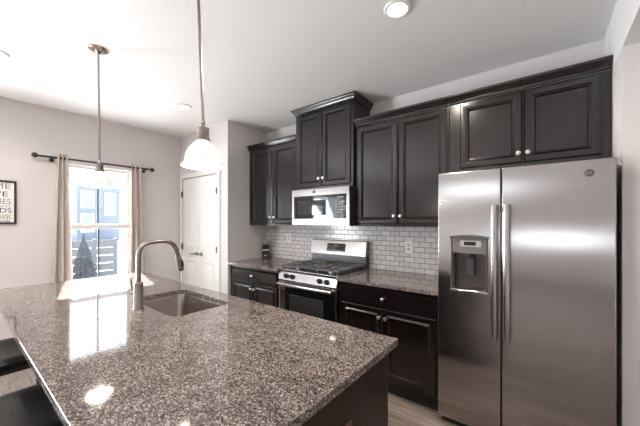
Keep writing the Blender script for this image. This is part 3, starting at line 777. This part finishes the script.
# ------------------------------------------------------------------ framed word print
fr = thing('framed_print', 'black framed print of words on the window wall at far left', 'picture', (XW, -2.58, 1.395))
py0, py1, pz0, pz1 = -2.79, -2.374, 1.393, 1.839
bm = B(); f_ = .018; px0, px1 = XW+.0008, XW+.022
box(bm, px0, px1, py0, py0+f_, pz0, pz1); box(bm, px0, px1, py1-f_, py1, pz0, pz1); box(bm, px0, px1, py0+f_, py1-f_, pz0, pz0+f_); box(bm, px0, px1, py0+f_, py1-f_, pz1-f_, pz1)
obj('frame', bm, 'blackframe', fr, bevel=.002)
pp = obj('paper', box(B(), XW+.001, XW+.010, py0+f_, py1-f_, pz0+f_, pz1-f_), 'paper', fr, smooth=False)
ROT = Matrix(((0, 0, 1), (1, 0, 0), (0, 1, 0)))
for s, size, z, m_, sx, yr in [('HOME', .080, 1.778, 'inkgrey', 1.25, -2.412), ('LOVE', .074, 1.697, 'ink', 1.3, -2.432), ('MEMORIES', .080, 1.622, 'inkgrey', .85, -2.412), ('laughter & stories', .034, 1.577, 'inkgrey', 1.2, -2.416), ('FRIENDS', .070, 1.530, 'ink', 1.05, -2.408), ('family gathers here', .026, 1.487, 'ink', 1.3, -2.412), ('TOGETHER', .044, 1.458, 'inkgrey', 1.3, -2.412), ('never ends', .038, 1.425, 'ink', 1.2, -2.418)]:
    tb = text_bm(s, size, (XW+.0105, yr, z), ROT, .0005, 'RIGHT', sx)
    obj('lettering', tb, m_, pp, smooth=False)

# ------------------------------------------------------------------ stools tucked under the overhang
def stool(x0, x1, label):
    y0, y1 = -2.80, -2.40; zt_ = .705
    t = thing('bar_stool', label, 'stool', ((x0+x1)/2, (y0+y1)/2, 0))
    bm = B(); n = 10; m2 = 8; gr = []
    for i in range(n+1):
        s = i/n; row = []
        for j in range(m2+1):
            q_ = j/m2; e = min(1, min(s, 1-s)*8)*min(1, min(q_, 1-q_)*8)
            row.append(bm.verts.new((x0+(x1-x0)*s, y0+(y1-y0)*q_, zt_-.018+.018*math.sqrt(e) - .016*math.cos((s-.5)*math.pi)*e)))
        gr.append(row)
    for a, b in zip(gr, gr[1:]):
        for j in range(m2): bm.faces.new((a[j], a[j+1], b[j+1], b[j]))
    ext = bmesh.ops.extrude_face_region(bm, geom=bm.faces[:]); vs = [g for g in ext['geom'] if isinstance(g, bmesh.types.BMVert)]
    for v_ in vs: v_.co.z = zt_-.045
    obj('seat', bm, 'leather', t)
    obj('apron', box(B(), x0+.02, x1-.02, y0+.02, y1-.02, zt_-.075, zt_-.0455), 'stoolwood', t, bevel=.004)
    for lx in (x0+.045, x1-.045):
        for ly in (y0+.045, y1-.045):
            dx = .02 if lx > (x0+x1)/2 else -.02
            obj('leg', tube(B(), [(lx+dx, ly, 0), (lx, ly, zt_-.0755)], [.015, .019], 4), 'stoolwood', t, smooth=False)
    for ly in (y0+.045, y1-.045): obj('stretcher', cyl(B(), (x0+.05, ly, .22), (x1-.05, ly, .22), .010, 8), 'stoolwood', t)
stool(-1.15, -.66, 'black leather stool at the island side, farther from the camera')
stool(-.30, .19, 'black leather stool at the island side, nearer, at the lower left corner')

# ------------------------------------------------------------------ outdoors, seen through the window
struct('ground', box(B(), -60, XW-.13, -40, 30, -.5, -.35), 'snow', smooth=False)
hx = -30
hs = thing('neighbor_house', 'pale blue sided house across the snow, seen through the window', 'house', (hx-3, 5.5, -.35))
obj('walls', box(B(), hx-6, hx, 3.95, 7.1, -.35, 4.5), 'siding', hs, smooth=False)
bm = B(); v = [(hx+.3, 4.5), (hx-3, 5.6), (hx-6.3, 4.5)]
a = [bm.verts.new((x, 3.7, z)) for x, z in v]; b = [bm.verts.new((x, 7.35, z)) for x, z in v]
for k in range(3): bm.faces.new((a[k], a[(k+1) % 3], b[(k+1) % 3], b[k]))
bm.faces.new(a); bm.faces.new(b); obj('roof', bm, 'snow', hs, smooth=False)
for y0, y1, z0, z1 in ((4.2, 5.15, 2.6, 4.1), (4.2, 5.15, .5, 2.1), (5.9, 6.7, 2.0, 4.0)):
    wv = obj('window', box(B(), hx+.002, hx+.06, y0, y1, z0, z1), 'white', hs, smooth=False)
    obj('pane', box(B(), hx+.061, hx+.07, y0+.08, y1-.08, z0+.08, z1-.08), 'pane', wv, smooth=False)
fn = thing('garden_fence', 'grey horizontal board fence in the snow beyond the window', 'fence', (-8, -.3, -.35))
bm = B()
for k in range(6): box(bm, -8.02, -7.98, -.95, .12, -.33+k*.21, -.135+k*.21)
obj('boards', bm, mat('weathered_boards', (.055, .058, .066), .9), fn, smooth=False)
for y in (-.9, -.4, .08): obj('post', box(B(), -8.10, -8.021, y-.04, y+.04, -.35, .95), 'siding', fn, smooth=False)
tr = thing('conifer_tree', 'small dark conifer standing in the snow outside the window', 'tree', (-7.2, -.82, -.35))
random.seed(3)
bm = B(); c = Vector((-7.2, -.82, 0))
for k in range(11):
    t = k/10; z0 = -.22+1.10*t; rad = .30*(1-t)**.8+.06; seg = 22
    ring = [bm.verts.new(c+Vector((rad*(1 if i % 2 else .74)*random.uniform(.85, 1.1)*math.cos(2*math.pi*i/seg), rad*(1 if i % 2 else .74)*random.uniform(.85, 1.1)*math.sin(2*math.pi*i/seg), z0+random.uniform(-.03, .03)))) for i in range(seg)]
    top = bm.verts.new(c+Vector((0, 0, z0+.30))); bot = bm.verts.new(c+Vector((0, 0, z0+.04)))
    for i in range(seg): bm.faces.new((ring[i], ring[(i+1) % seg], top)); bm.faces.new((ring[(i+1) % seg], ring[i], bot))
obj('foliage', bm, 'fir', tr, smooth=False)
obj('trunk', tube(B(), [c+Vector((0, 0, -.36)), c+Vector((0, 0, .5))], [.05, .03], 10), 'bark', tr)
